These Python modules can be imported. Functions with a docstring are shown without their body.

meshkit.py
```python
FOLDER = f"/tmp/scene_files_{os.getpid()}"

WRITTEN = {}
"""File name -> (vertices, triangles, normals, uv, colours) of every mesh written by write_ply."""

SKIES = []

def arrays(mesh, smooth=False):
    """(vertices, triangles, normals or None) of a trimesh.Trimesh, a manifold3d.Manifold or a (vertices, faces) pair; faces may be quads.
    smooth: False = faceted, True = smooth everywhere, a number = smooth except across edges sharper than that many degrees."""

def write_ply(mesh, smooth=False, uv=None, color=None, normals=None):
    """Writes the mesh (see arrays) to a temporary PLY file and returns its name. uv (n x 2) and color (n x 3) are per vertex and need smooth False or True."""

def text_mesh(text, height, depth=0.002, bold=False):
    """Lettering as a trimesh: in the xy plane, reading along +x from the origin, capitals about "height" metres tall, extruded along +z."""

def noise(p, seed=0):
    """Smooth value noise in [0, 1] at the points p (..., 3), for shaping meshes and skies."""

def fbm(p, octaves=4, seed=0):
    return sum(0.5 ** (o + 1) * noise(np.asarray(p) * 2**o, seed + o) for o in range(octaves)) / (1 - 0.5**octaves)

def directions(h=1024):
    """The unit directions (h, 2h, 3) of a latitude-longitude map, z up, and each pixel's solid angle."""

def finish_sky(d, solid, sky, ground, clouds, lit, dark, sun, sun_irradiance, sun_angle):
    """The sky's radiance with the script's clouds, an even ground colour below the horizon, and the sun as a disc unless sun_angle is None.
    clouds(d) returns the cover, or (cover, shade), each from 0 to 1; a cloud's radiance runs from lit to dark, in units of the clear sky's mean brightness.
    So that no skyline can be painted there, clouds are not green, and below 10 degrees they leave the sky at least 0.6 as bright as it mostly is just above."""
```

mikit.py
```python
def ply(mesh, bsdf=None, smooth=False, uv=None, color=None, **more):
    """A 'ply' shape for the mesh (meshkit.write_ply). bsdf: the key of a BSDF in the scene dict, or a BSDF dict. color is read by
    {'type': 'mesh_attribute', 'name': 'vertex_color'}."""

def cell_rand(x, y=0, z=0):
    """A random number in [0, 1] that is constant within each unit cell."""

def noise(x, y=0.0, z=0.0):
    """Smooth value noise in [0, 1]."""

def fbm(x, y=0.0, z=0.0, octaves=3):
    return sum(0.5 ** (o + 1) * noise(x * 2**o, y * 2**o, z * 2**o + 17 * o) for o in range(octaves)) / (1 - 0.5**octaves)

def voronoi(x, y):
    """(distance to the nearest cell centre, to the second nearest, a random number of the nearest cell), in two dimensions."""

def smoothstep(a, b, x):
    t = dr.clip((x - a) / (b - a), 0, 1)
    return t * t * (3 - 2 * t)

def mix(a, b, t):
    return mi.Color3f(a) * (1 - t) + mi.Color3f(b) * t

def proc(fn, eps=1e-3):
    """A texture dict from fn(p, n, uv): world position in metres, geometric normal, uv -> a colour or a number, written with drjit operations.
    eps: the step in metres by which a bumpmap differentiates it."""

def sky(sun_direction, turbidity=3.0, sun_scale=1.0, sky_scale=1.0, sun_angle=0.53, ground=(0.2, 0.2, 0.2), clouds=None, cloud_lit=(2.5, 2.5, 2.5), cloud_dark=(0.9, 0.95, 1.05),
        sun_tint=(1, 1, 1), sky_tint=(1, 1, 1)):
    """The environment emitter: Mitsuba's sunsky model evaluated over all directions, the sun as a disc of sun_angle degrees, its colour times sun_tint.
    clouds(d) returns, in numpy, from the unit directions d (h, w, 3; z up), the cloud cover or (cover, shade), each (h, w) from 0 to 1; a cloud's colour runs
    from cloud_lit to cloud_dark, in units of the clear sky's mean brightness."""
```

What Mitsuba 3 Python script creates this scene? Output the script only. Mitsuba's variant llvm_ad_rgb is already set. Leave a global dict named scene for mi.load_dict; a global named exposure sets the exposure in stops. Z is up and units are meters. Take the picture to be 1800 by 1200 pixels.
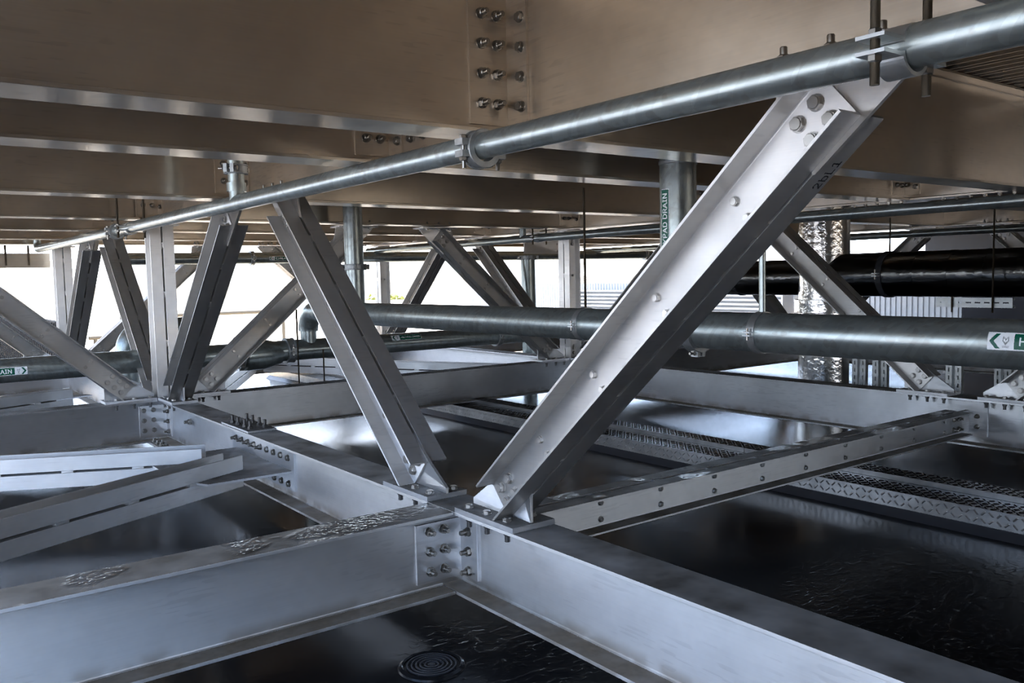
import math, random
import numpy as np, trimesh, mitsuba as mi, drjit as dr, mikit, meshkit
import shapely.geometry as sg
from shapely.ops import unary_union
random.seed(7); RNG = np.random.default_rng(7)

# ------------------------------------------------------------------ camera, sky, sun, exposure
H = 1.62                                                # eye height above the roof membrane
F_PX, YAW, PITCH, ROLL = 1507.9, 0.929021, 0.0753615, 0.0212065
_f = np.array([math.cos(YAW)*math.cos(PITCH), math.sin(YAW)*math.cos(PITCH), -math.sin(PITCH)])
_r = np.array([math.sin(YAW), -math.cos(YAW), 0.0]); _d = np.cross(_f, _r)
_down = -math.sin(ROLL)*_r + math.cos(ROLL)*_d
scene, labels = {'type': 'scene'}, {}
scene['camera'] = {'type': 'perspective', 'fov': math.degrees(2*math.atan(900/F_PX)), 'fov_axis': 'x', 'near_clip': 0.05, 'far_clip': 2000.0,
    'to_world': mi.ScalarTransform4f().look_at(origin=[0, 0, H], target=[float(v) for v in np.array([0, 0, H])+_f], up=[float(-v) for v in _down])}
SUN = (0.15, 0.50, 0.85)
scene['sky'] = mikit.sky(SUN, turbidity=5.0, sun_scale=0.5, sky_scale=1.8, sky_tint=(0.96, 1.0, 1.07), ground=(0.30, 0.27, 0.22),
    clouds=lambda d: np.clip((meshkit.fbm(d*2.2+3.0, 4)-0.42)*2.0, 0, 0.5), cloud_lit=(2.0, 2.0, 2.0), cloud_dark=(1.2, 1.25, 1.35))
exposure = 3.4

# ------------------------------------------------------------------ helpers
_count = {}
def uniq(k):
    n = _count.get(k, 0); _count[k] = n+1
    return k if n == 0 else f'{k}_{n:03d}'
def thing(name, label, cat=None, group=None, kind=None):
    k = uniq(name); labels[k] = {'label': label}
    if cat: labels[k]['category'] = cat
    if group: labels[k]['group'] = group
    if kind: labels[k]['kind'] = kind
    return k
def struct(name, label, mesh=None, mat=None, smooth=False):
    k = thing(name, label, kind='structure')
    if mesh is not None: scene[k] = mikit.ply(mesh, mat, smooth)
    return k
def grained(m, axis, mat):                              # faces split apart, u across the extrusion lines and v along them, for the brushed reflection
    f = m.faces; v = m.vertices[f].reshape(-1, 3); n = np.repeat(m.face_normals, 3, 0); ax = unit(axis)
    t = np.cross(np.broadcast_to(ax, n.shape), n); end = np.linalg.norm(t, axis=1) < 0.1
    t[end] = unit(np.cross(ax, [0.31, 0.2, 0.9])); t /= np.linalg.norm(t, axis=1)[:, None]
    w = np.where(end[:, None], np.cross(n, t), ax)
    uv = np.stack([(v*t).sum(1), (v*w).sum(1)], 1)
    return mikit.ply(trimesh.Trimesh(v, np.arange(len(v)).reshape(-1, 3), process=False), mat, False, uv=uv)
def part(parent, name, mesh, mat, smooth=False, label=None, grain=None):
    k = uniq(parent+'__'+name)
    if grain is not None: mesh = grained(mesh, grain, mat)
    scene[k] = mesh if isinstance(mesh, dict) else mikit.ply(mesh, mat, smooth)
    if label: labels[k] = {'label': label}
    return k
def cat(*m):
    return trimesh.util.concatenate([x for x in m if x is not None])
def box(x0, x1, y0, y1, z0, z1, bev=0.0):
    m = trimesh.creation.box(extents=(x1-x0, y1-y0, z1-z0))
    if bev:
        p = sg.box(x0, y0, x1, y1).buffer(-bev).buffer(bev, quad_segs=1)
        m = trimesh.creation.extrude_polygon(p, z1-z0); m.apply_translation((0, 0, z0)); return m
    m.apply_translation(((x0+x1)/2, (y0+y1)/2, (z0+z1)/2)); return m
def rnd(p, out=0.0015, inn=0.008):
    p = p.buffer(inn, quad_segs=3).buffer(-inn, quad_segs=3) if inn else p
    return p.buffer(-out).buffer(out, quad_segs=1) if out else p
def prism(poly, L):                                     # polygon in (y, z), swept along +x from 0 to L
    m = trimesh.creation.extrude_polygon(poly, L)
    v = m.vertices; m.vertices = np.stack([v[:, 2], v[:, 0], v[:, 1]], 1); return m
def frame(m, o, ax, ay, az):
    M = np.eye(4); M[:3, 0], M[:3, 1], M[:3, 2], M[:3, 3] = ax, ay, az, o
    m = m.copy(); m.vertices = m.vertices @ M[:3, :3].T + M[:3, 3]
    if np.linalg.det(M[:3, :3]) < 0: m.faces = m.faces[:, ::-1]
    return m
def unit(v): v = np.asarray(v, float); return v/np.linalg.norm(v)
def lathe(prof, n=32):                                  # [(r, z)] round z, closed where r = 0
    m = trimesh.creation.revolve(np.array(prof, float), sections=n); m.fix_normals(); return m
def zto(m, o, d):
    d = unit(d); a = unit(np.cross(d, [0, 0, 1] if abs(d[2]) < 0.9 else [1, 0, 0])); b = np.cross(d, a)
    return frame(m, o, a, b, d)
def cyl(p0, p1, r, n=32):
    p0, p1 = np.array(p0, float), np.array(p1, float); L = np.linalg.norm(p1-p0)
    return zto(lathe([(0, 0), (r, 0), (r, L), (0, L)], n), p0, p1-p0)
def ring(p, d, r0, r1, w, n=40, bev=0.004):             # solid of revolution r0..r1 centred at p along d, width w
    h = w/2; b = min(bev, (r1-r0)/2.2, h/2.2)
    return zto(lathe([(r0, -h), (r1-b, -h), (r1, -h+b), (r1, h-b), (r1-b, h), (r0, h), (r0, -h)], n), p, d)
def sweep(pts, r, n=24):
    pts = np.array(pts, float); t = np.gradient(pts, axis=0); t /= np.linalg.norm(t, axis=1)[:, None]
    a = unit(np.cross(t[0], [0.31, 0.22, 0.93])); V = []
    for p, d in zip(pts, t):
        a = unit(a-d*np.dot(a, d)); b = np.cross(d, a); q = np.arange(n)*2*math.pi/n
        V.append(p+r*(np.cos(q)[:, None]*a+np.sin(q)[:, None]*b))
    k = len(pts); V = np.vstack(V+[pts[:1], pts[-1:]]); F = []
    for i in range(k-1):
        for j in range(n):
            A, B = i*n+j, i*n+(j+1) % n
            F += [[A, B, B+n], [A, B+n, A+n]]
    for j in range(n):
        F += [[k*n, (j+1) % n, j], [k*n+1, (k-1)*n+j, (k-1)*n+(j+1) % n]]
    return trimesh.Trimesh(V, F, process=False)
def arc(c, a, b, R, t0, t1, n=10):
    return [np.array(c)+R*(math.cos(t)*np.array(a)+math.sin(t)*np.array(b)) for t in np.linspace(t0, t1, n)]

# ------------------------------------------------------------------ materials
P = mikit.proc
N3 = lambda p, s, o=3: mikit.fbm(p.x*s, p.y*s, p.z*s, o)
def streak(p, n):                                       # extrusion lines: fine along the height of upright faces
    return mikit.noise(p.x*3+p.y*3, p.z*260, p.x*1.7-p.y*0.6)
def alu_col(base, dust):
    def fn(p, n, uv):
        g = N3(p, 3.0)*0.5+N3(p, 19.0)*0.35+streak(p, n)*0.15
        c = mi.Color3f(*base)*(0.84+0.28*g)
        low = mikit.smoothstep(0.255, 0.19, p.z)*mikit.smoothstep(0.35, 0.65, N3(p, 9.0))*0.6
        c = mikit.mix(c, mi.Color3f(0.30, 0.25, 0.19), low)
        scuff = mikit.smoothstep(0.66, 0.74, mikit.noise(p.x*14+p.y*11, p.z*120, p.y*5))*mikit.smoothstep(0.5, 0.6, N3(p, 2.1))
        c = c*(1-0.08*scuff)
        up = mikit.smoothstep(0.6, 0.95, n.z)*dust*(0.75+0.5*N3(p, 7.0))
        return mikit.mix(c, mikit.mix(mi.Color3f(0.15, 0.122, 0.088), mi.Color3f(0.075, 0.068, 0.058), mikit.smoothstep(0.25, 0.4, p.z))*(0.7+0.6*N3(p, 40.0)), dr.clip(up, 0, 1))
    return P(fn)
def alu_rough(r, dust):
    def fn(p, n, uv):
        up = mikit.smoothstep(0.6, 0.95, n.z)*dust
        return dr.clip(r*(0.75+0.5*N3(p, 5.0)+0.12*streak(p, n))+0.40*up, 0.05, 1)
    return P(fn)
def alu_metal(m, dust):
    return P(lambda p, n, uv: m*(1-0.92*dr.clip(mikit.smoothstep(0.6, 0.95, n.z)*dust*(0.75+0.5*N3(p, 7.0)), 0, 1)))
def bsdf(k, d): scene[k] = d
def principled(base, rough, metallic=0.0, spec=0.5, **more):
    c = base if isinstance(base, dict) else {'type': 'rgb', 'value': list(base)}
    return {'type': 'principled', 'base_color': c, 'roughness': rough, 'metallic': metallic, 'specular': spec, **more}
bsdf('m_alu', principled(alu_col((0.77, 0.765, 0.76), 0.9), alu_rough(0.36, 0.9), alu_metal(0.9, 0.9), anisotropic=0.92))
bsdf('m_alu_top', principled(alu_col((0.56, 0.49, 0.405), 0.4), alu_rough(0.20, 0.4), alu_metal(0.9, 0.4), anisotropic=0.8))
bsdf('m_alu_channel', principled(alu_col((0.69, 0.67, 0.64), 0.35), alu_rough(0.38, 0.3), alu_metal(0.88, 0.3), anisotropic=0.92))
def wet_mask(p, n):
    pool = mikit.smoothstep(1.15, 0.75, dr.sqrt(dr.square((p.x-1.62)/0.33)+dr.square((p.y-3.37)/0.10))+0.8*(N3(p, 14.0)-0.5))
    return mikit.smoothstep(0.7, 0.9, n.z)*dr.maximum(mikit.smoothstep(0.55, 0.62, N3(p, 3.5, 3))*mikit.smoothstep(0.4, 0.41, p.z), pool*mikit.smoothstep(0.545, 0.5546, p.z))
bsdf('m_alu_wet', {'type': 'bumpmap', 'scale': 0.006, 'arbitrary': P(lambda p, n, uv: N3(p, 60.0, 2)*wet_mask(p, n)),
    'bsdf': principled(alu_col((0.69, 0.68, 0.66), 0.9), P(lambda p, n, uv: 0.40-0.33*wet_mask(p, n)), alu_metal(0.9, 0.9), anisotropic=0.9)})
bsdf('m_bolt', principled((0.30, 0.28, 0.25), 0.25, 0.95))
bsdf('m_black_bolt', principled((0.10, 0.095, 0.09), 0.35, 0.8))
bsdf('m_bolt_head', principled((0.47, 0.45, 0.42), 0.3, 0.95))
bsdf('m_rod', {'type': 'bumpmap', 'scale': 0.004, 'arbitrary': P(lambda p, n, uv: 0.5+0.5*dr.sin(p.z*2*math.pi/0.0032), 4e-4), 'bsdf': principled((0.40, 0.33, 0.24), 0.32, 0.9)})
def galv_col(p, n, uv):
    v, _, w = mikit.voronoi(p.x*38+p.z*11, p.y*38+p.z*29)
    g = 0.78+0.16*w+0.25*(N3(p, 9.0)-0.5)
    c = mi.Color3f(0.40, 0.44, 0.425)*g
    dirt = mikit.smoothstep(0.62, 0.72, N3(p, 24.0, 2))
    return mikit.mix(c, mi.Color3f(0.25, 0.25, 0.23), 0.5*dirt)
bsdf('m_galv', principled(P(galv_col), P(lambda p, n, uv: 0.19+0.16*N3(p, 14.0)), 0.8))
bsdf('m_iron', principled(P(lambda p, n, uv: mi.Color3f(0.33, 0.34, 0.335)*(0.75+0.5*N3(p, 30.0))), 0.4, 0.7))
bsdf('m_foil', {'type': 'bumpmap', 'scale': 0.005, 'arbitrary': P(lambda p, n, uv: N3(p, 22.0, 3)), 'bsdf': principled((0.80, 0.77, 0.72), 0.16, 1.0)})
bsdf('m_wrap', {'type': 'bumpmap', 'scale': 0.006, 'arbitrary': P(lambda p, n, uv: N3(p, 9.0, 3)),
    'bsdf': principled((0.16, 0.16, 0.155), 0.16, 1.0)})
def ripple(p):
    a = mikit.smoothstep(1.2, 0.5, dr.sqrt(dr.square((p.x-4.15)/1.0)+dr.square((p.y-1.55)/1.1)))
    b = mikit.smoothstep(1.2, 0.4, dr.sqrt(dr.square((p.x-2.0)/0.35)+dr.square((p.y-2.75)/0.6)))
    d = mikit.smoothstep(0.55, 0.66, mikit.noise(p.x*24, p.y*46))
    return (a*0.9+b*0.7)*d
bsdf('m_membrane', {'type': 'bumpmap', 'scale': 0.005, 'arbitrary': P(lambda p, n, uv: 0.10*N3(p, 5.0, 2)+0.04*N3(p, 60.0, 2)+ripple(p), 2e-3),
    'bsdf': principled(P(lambda p, n, uv: mi.Color3f(0.007, 0.0075, 0.009)*(0.7+0.7*N3(p, 1.5))), P(lambda p, n, uv: 0.08+0.2*N3(p, 0.9)+0.3*mikit.smoothstep(5.6, 6.6, p.x)*mikit.smoothstep(4.6, 3.4, p.y)*(0.6+0.8*N3(p, 2.0))), 0.0, 0.22)})
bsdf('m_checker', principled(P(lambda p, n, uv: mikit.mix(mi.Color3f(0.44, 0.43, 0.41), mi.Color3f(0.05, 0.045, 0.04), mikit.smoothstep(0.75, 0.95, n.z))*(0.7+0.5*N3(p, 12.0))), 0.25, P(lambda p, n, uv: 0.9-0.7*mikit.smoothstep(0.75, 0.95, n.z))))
bsdf('m_kerb', principled((0.035, 0.036, 0.04), 0.35))
bsdf('m_strut', principled(P(lambda p, n, uv: mi.Color3f(0.52, 0.53, 0.52)*(0.8+0.4*N3(p, 20.0))), 0.35, 0.85))
bsdf('m_black', principled((0.01, 0.01, 0.01), 0.45))
bsdf('m_green', principled((0.0, 0.085, 0.05), 0.35))
bsdf('m_white', principled((0.82, 0.84, 0.84), 0.4))
bsdf('m_ink', principled((0.02, 0.02, 0.02), 0.6))
bsdf('m_grey_ink', principled((0.25, 0.27, 0.27), 0.6))
bsdf('m_roof', principled(P(lambda p, n, uv: mi.Color3f(0.60, 0.53, 0.42)*(0.85+0.3*N3(p, 0.8))), 0.9, 0.0, 0.2))
bsdf('m_roof_grey', principled(P(lambda p, n, uv: mi.Color3f(0.61, 0.63, 0.66)*(0.85+0.3*N3(p, 0.8))), 0.8, 0.0, 0.3))
bsdf('m_screen_dark', principled((0.035, 0.035, 0.042), 0.5))
bsdf('m_screen_black', principled((0.005, 0.005, 0.006), 0.6, 0.0, 0.1))
bsdf('m_screen', principled((0.52, 0.53, 0.54), 0.45, 0.3))
bsdf('m_leaf', principled(P(lambda p, n, uv: mi.Color3f(0.30, 0.34, 0.10)*(0.7+0.6*N3(p, 2.0))), 0.8))
bsdf('m_bark', principled((0.16, 0.12, 0.08), 0.9))
bsdf('m_rail', principled((0.30, 0.26, 0.20), 0.5, 0.3))

# ------------------------------------------------------------------ bolts: one mesh of each kind, placed by to_world
def hexa(r, z0, z1, ch=0.12):
    p = sg.Polygon([(r*math.cos(math.pi/3*i), r*math.sin(math.pi/3*i)) for i in range(6)])
    h = z1-z0; m = trimesh.creation.extrude_polygon(p, h*0.8); m.apply_translation((0, 0, z0))
    c = lathe([(0, z1-h*0.22), (r*0.865, z1-h*0.22), (r*0.76, z1), (0, z1)], 12); return cat(m, c)
_kinds = {}
def bolt_kind(kind, d, lo):
    k = (kind, d, lo)
    if k not in _kinds:
        n = 8 if lo else 18
        wash = lathe([(0, 0), (d*0.98, 0), (d*0.98, d*0.16), (0, d*0.16)], n)
        if kind in ('head', 'hex'):
            m = cat(wash, hexa(d*0.87, d*0.16, d*0.8))
        elif kind == 'stud':
            m = cat(wash, hexa(d*0.87, d*0.16, d*0.98), lathe([(0, d*0.9), (d*0.5, d*0.9), (d*0.5, d*1.9), (d*0.42, d*2.02), (0, d*2.02)], n))
        elif kind == 'long':
            m = cat(wash, hexa(d*0.87, d*0.16, d*0.98), lathe([(0, d*0.9), (d*0.5, d*0.9), (d*0.5, d*2.6), (d*0.42, d*2.7), (0, d*2.7)], n))
        elif kind == 'tip':
            m = cat(lathe([(0, 0), (d*0.8, 0), (d*0.8, d*0.14), (0, d*0.14)], n), hexa(d*0.72, d*0.14, d*0.9), lathe([(0, d*0.8), (d*0.5, d*0.8), (d*0.5, d*2.0), (0, d*2.08)], n))
        _kinds[k] = mikit.ply(m, 'm_bolt_head' if kind == 'head' else 'm_black_bolt' if kind in ('tip', 'long') else 'm_bolt', 35)
    return _kinds[k]
def bolt(parent, p, d, kind='head', size=0.020):
    d = unit(d); far = float(np.linalg.norm(np.array(p)-np.array([0, 0, H]))) > 7
    q = unit(np.cross(d, [0.3, 0.5, 0.81])); w = np.cross(d, q); t = random.uniform(0, 6.28)
    a = math.cos(t)*q+math.sin(t)*w; b = np.cross(d, a)
    M = np.eye(4); M[:3, 0], M[:3, 1], M[:3, 2], M[:3, 3] = a, b, d, p
    scene[uniq(parent+'__bolt')] = {**bolt_kind(kind, size, far), 'to_world': mi.ScalarTransform4f(M)}

# ------------------------------------------------------------------ sections and grid
XB, YA = [2.19, 7.19, 12.19, 17.19, -2.81], [3.362, 8.362, 13.362, -1.638]
ZT, ZB = H-1.065, H-1.450                                # bottom chords: top and underside
UB, UT = H+0.572, H+1.27                                # top chords: underside and top
X0, X1, Y0, Y1 = -1.2, 27.0, -10.0, 13.95                # the deck's edges
def i_sec(w, h, tf, tw):
    return rnd(unary_union([sg.box(-w/2, -h/2, w/2, -h/2+tf), sg.box(-w/2, h/2-tf, w/2, h/2), sg.box(-tw/2, -h/2, tw/2, h/2)]), 0.0015, 0.012)
BOT, TOP = i_sec(0.227, 0.385, 0.015, 0.012), i_sec(0.227, UT-UB, 0.016, 0.012)
CH = rnd(unary_union([sg.box(0, -0.0925, 0.010, 0.0925), sg.box(0, -0.0925, 0.098, -0.0815), sg.box(0, 0.0815, 0.098, 0.0925)]), 0.0012, 0.007)
zb, zt = (ZT+ZB)/2, (UB+UT)/2
def beam_y(sec, x, y0, y1, z): return frame(prism(sec, y1-y0), (x, y0, z), (0, 1, 0), (-1, 0, 0), (0, 0, 1))
def beam_x(sec, x0, x1, y, z): return frame(prism(sec, x1-x0), (x0, y, z), (1, 0, 0), (0, 1, 0), (0, 0, 1))
def framed_x(sec, xa, xb, y, z, h, tf):                 # between two crossing beams: flanges coped, web running up to theirs
    return cat(beam_x(sec, xa+0.118, xb-0.118, y, z), box(xa+0.007, xa+0.13, y-0.006, y+0.006, z-h/2+tf+0.006, z+h/2-tf-0.006),
               box(xb-0.13, xb-0.007, y-0.006, y+0.006, z-h/2+tf+0.006, z+h/2-tf-0.006))

# ------------------------------------------------------------------ setting: roof floor, outer roof, deck
bx = lambda *a: box(*a)
struct('floor', 'wet black roof membrane under the steel grid', box(-1.6, 28, -9.5, 14.1, -0.12, 0.0), 'm_membrane')
struct('ground', 'pale sunlit roof paving beyond the deck',
       cat(box(28, 90, -60, 90, -0.14, -0.02), box(-1.6, 28, 14.1, 90, -0.14, -0.02), box(-1.6, 28, -60, -9.5, -0.14, -0.02)), 'm_roof')
struct('ground_grey', 'light grey roof paving on the near side of the deck', box(-60, -1.6, -60, 90, -0.14, -0.02), 'm_roof_grey')
struct('wall_rear', 'dark plant-room wall behind the viewer, under the deck', cat(*[box(a, b, -8.3, -8.1, 0.0, 2.85) for a, b in ((-1.3, 3.2), (3.5, 4.3), (4.7, 6.0), (13.0, 14.5), (16.5, 24))]), 'm_screen_dark')
struct('wall_right', 'dark plant-room wall at the far right under the deck', box(24.0, 24.2, -8.3, 12.5, 0.0, 2.85), 'm_screen_dark')
struct('wall_left', 'dark plant-room wall behind the viewer at left', box(-1.5, -1.3, -8.3, -2.5, 0.0, 2.85), 'm_screen_dark')
ceil_ = struct('ceiling', 'underside of the aluminium landing deck')
plank_poly = rnd(unary_union([sg.box(0.003, 0.05, 0.297, 0.058), sg.box(0.03, 0.0, 0.042, 0.05), sg.box(0.144, 0.0, 0.156, 0.05), sg.box(0.258, 0.0, 0.27, 0.05), sg.box(0.003, 0.058, 0.297, 0.12)]), 0, 0)
pm = prism(plank_poly, Y1-Y0)
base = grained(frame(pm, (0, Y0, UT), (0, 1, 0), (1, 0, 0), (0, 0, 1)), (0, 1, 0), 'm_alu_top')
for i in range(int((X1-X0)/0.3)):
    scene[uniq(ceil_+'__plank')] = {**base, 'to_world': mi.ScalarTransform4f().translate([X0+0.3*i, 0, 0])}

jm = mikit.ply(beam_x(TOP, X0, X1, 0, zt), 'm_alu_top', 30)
for y in (0.8, -1.3, -3.4, -5.5, -7.6, -9.5):
    scene[uniq(ceil_+'__joist')] = {**jm, 'to_world': mi.ScalarTransform4f().translate([0, y, 0])}

# ------------------------------------------------------------------ cleats and splices
def cleat(parent_label, x, y, side, z0, z1, cols, rows, kinds=('stud', 'stud'), hb=0.085, leg=0.26, size=0.0235, legy=0.15):
    k = thing('angle_cleat', parent_label, 'angle cleat')
    s = side; xs = sorted((x+s*0.0065, x+s*leg))
    A = box(xs[0], xs[1], y-0.018, y-0.006, z0, z1)
    xs2 = sorted((x+s*0.0065, x+s*0.0185))
    B = box(xs2[0], xs2[1], y-legy, y-0.006, z0, z1)
    part(k, 'angle', cat(A, B), 'm_alu_top' if z0 > 1.9 else 'm_alu')
    for r in rows:
        for c in cols: bolt(k, (x+s*c, y-0.018, r), (0, -1, 0), kinds[0], size)
        bolt(k, (x+s*0.0185, y-hb, r-0.018), (s, 0, 0), kinds[1], size)
    return k

# ------------------------------------------------------------------ lower grid
def lower_y(i, label, y0=-9.0, y1=13.9):
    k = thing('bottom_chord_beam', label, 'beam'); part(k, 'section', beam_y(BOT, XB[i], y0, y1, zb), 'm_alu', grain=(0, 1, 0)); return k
B1 = lower_y(0, 'bare aluminium bottom beam running from the lower right corner up to the bolted node at left')
B2 = lower_y(1, 'blue-grey lit bottom beam crossing the middle right behind the black wet floor')
lower_y(2, 'far bottom beam on the right beyond the foil-wrapped column', y0=3.0)
def lower_x(j, a, b, label, mat='m_alu'):
    k = thing('cross_beam', label, 'beam'); part(k, 'section', framed_x(BOT, a, b, YA[j], zb, 0.385, 0.015), mat, grain=(1, 0, 0)); return k
lower_x(0, XB[4], XB[0], 'aluminium cross beam with puddles on its top flange, in the lower left foreground', 'm_alu_wet')
lower_x(1, XB[4], XB[0], 'aluminium cross beam at left ending in the six-bolt joint under the row of struts')
lower_x(1, XB[0], XB[1], 'brown-grey cross beam in the middle, behind the lower half of the left-leaning strut')
lower_x(1, XB[1], XB[2], 'cross beam at middle right, under the galvanised pipe and left of the foil-wrapped column')
lower_x(2, XB[4], XB[0], 'farthest cross beam at left, behind the labelled drain pipe')
lower_x(2, XB[0], XB[1], 'farthest cross beam in the middle, beneath the labelled drain pipe')
lower_x(2, XB[1], XB[2], 'farthest cross beam at right of centre, nearly hidden by pipes')
rows = [H-1.163, H-1.257, H-1.351]
cleat('bolted angle joint with nine protruding bolts where the foreground cross beam meets the long beam', XB[0], YA[0], -1, H-1.403, H-1.125, (0.19, 0.114), rows)
cleat('bolted angle joint at left where the cross beam meets the long beam beneath the struts', XB[0], YA[1], -1, H-1.41, H-1.12, (0.22, 0.135), rows, ('hex', 'stud'))
# splice on the long beam, mid bay
k = thing('beam_splice', 'bolted splice plate lying on the long beam above the flat braces', 'splice plate')
part(k, 'plate', box(XB[0]-0.105, XB[0]+0.105, 5.93, 6.50, ZT+0.0005, ZT+0.014), 'm_alu')
for yy in (6.02, 6.13, 6.27, 6.39):
    for xx in (-0.055, 0.055): bolt(k, (XB[0]+xx, yy, ZT+0.014), (0, 0, 1), 'long', 0.022)
k = thing('brace_bracket', 'horizontal gusset plate with a row of bolts on the long beam, holding two flat braces', 'bracket')
part(k, 'end_plate', box(XB[0]-0.020, XB[0]-0.0065, 5.33, 6.52, H-1.385, H-1.125), 'm_alu')
part(k, 'gusset', cat(trimesh.creation.extrude_polygon(sg.Polygon([(2.17, 5.36), (2.17, 6.44), (1.62, 6.46), (1.5, 6.2), (1.5, 5.62), (1.62, 5.36)]), 0.014).apply_translation((0, 0, H-1.264))), 'm_alu')
for i in range(9):
    yy = 5.42+i*0.125
    bolt(k, (XB[0]-0.020, yy, H-1.17), (-1, 0, 0), 'hex' if i < 4 else 'stud', 0.0235)
    bolt(k, (XB[0]-0.020, yy, H-1.345), (-1, 0, 0), 'hex', 0.0235)

bolt(B1, (XB[0]-0.006, 7.62, H-1.2), (-1, 0, 0), 'stud', 0.03)

# ------------------------------------------------------------------ double channels
def double_channel(label, p0, p1, n, stitch, bolts=None, name='strut', catg='strut', spacing_bolt=0.0175, gap=0.016, sp_len=0.06, pair=0.036, back=False, mat='m_alu_channel', ends=()):
    """two channels back to back either side of a gusset; n points to the side whose web faces the camera"""
    k = thing(name, label, catg)
    p0, p1, n = np.array(p0, float), np.array(p1, float), unit(n)
    a = unit(p1-p0); L = np.linalg.norm(p1-p0); c = np.cross(a, n)
    m = prism(CH, L)
    part(k, 'channel', frame(m, p0+n*gap/2, a, n, c), mat, grain=a)
    part(k, 'channel', frame(m, p0-n*gap/2, a, -n, c), mat, grain=a)
    for s in stitch:
        part(k, 'spacer', frame(box(-sp_len/2, sp_len/2, -gap/2+0.0005, gap/2-0.0005, -0.0915, 0.0915), p0+a*s, a, n, c), mat)
        for q in (pair, -pair):
            bolt(k, p0+a*s+c*q+n*(gap/2+0.010), n, 'head', spacing_bolt)
            if back: bolt(k, p0+a*s+c*q-n*(gap/2+0.010), -n, 'head', spacing_bolt)
    for (s, q) in ends: bolt(k, p0+a*s+c*q+n*(gap/2+0.010), n, 'head', 0.026)
    return k
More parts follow.
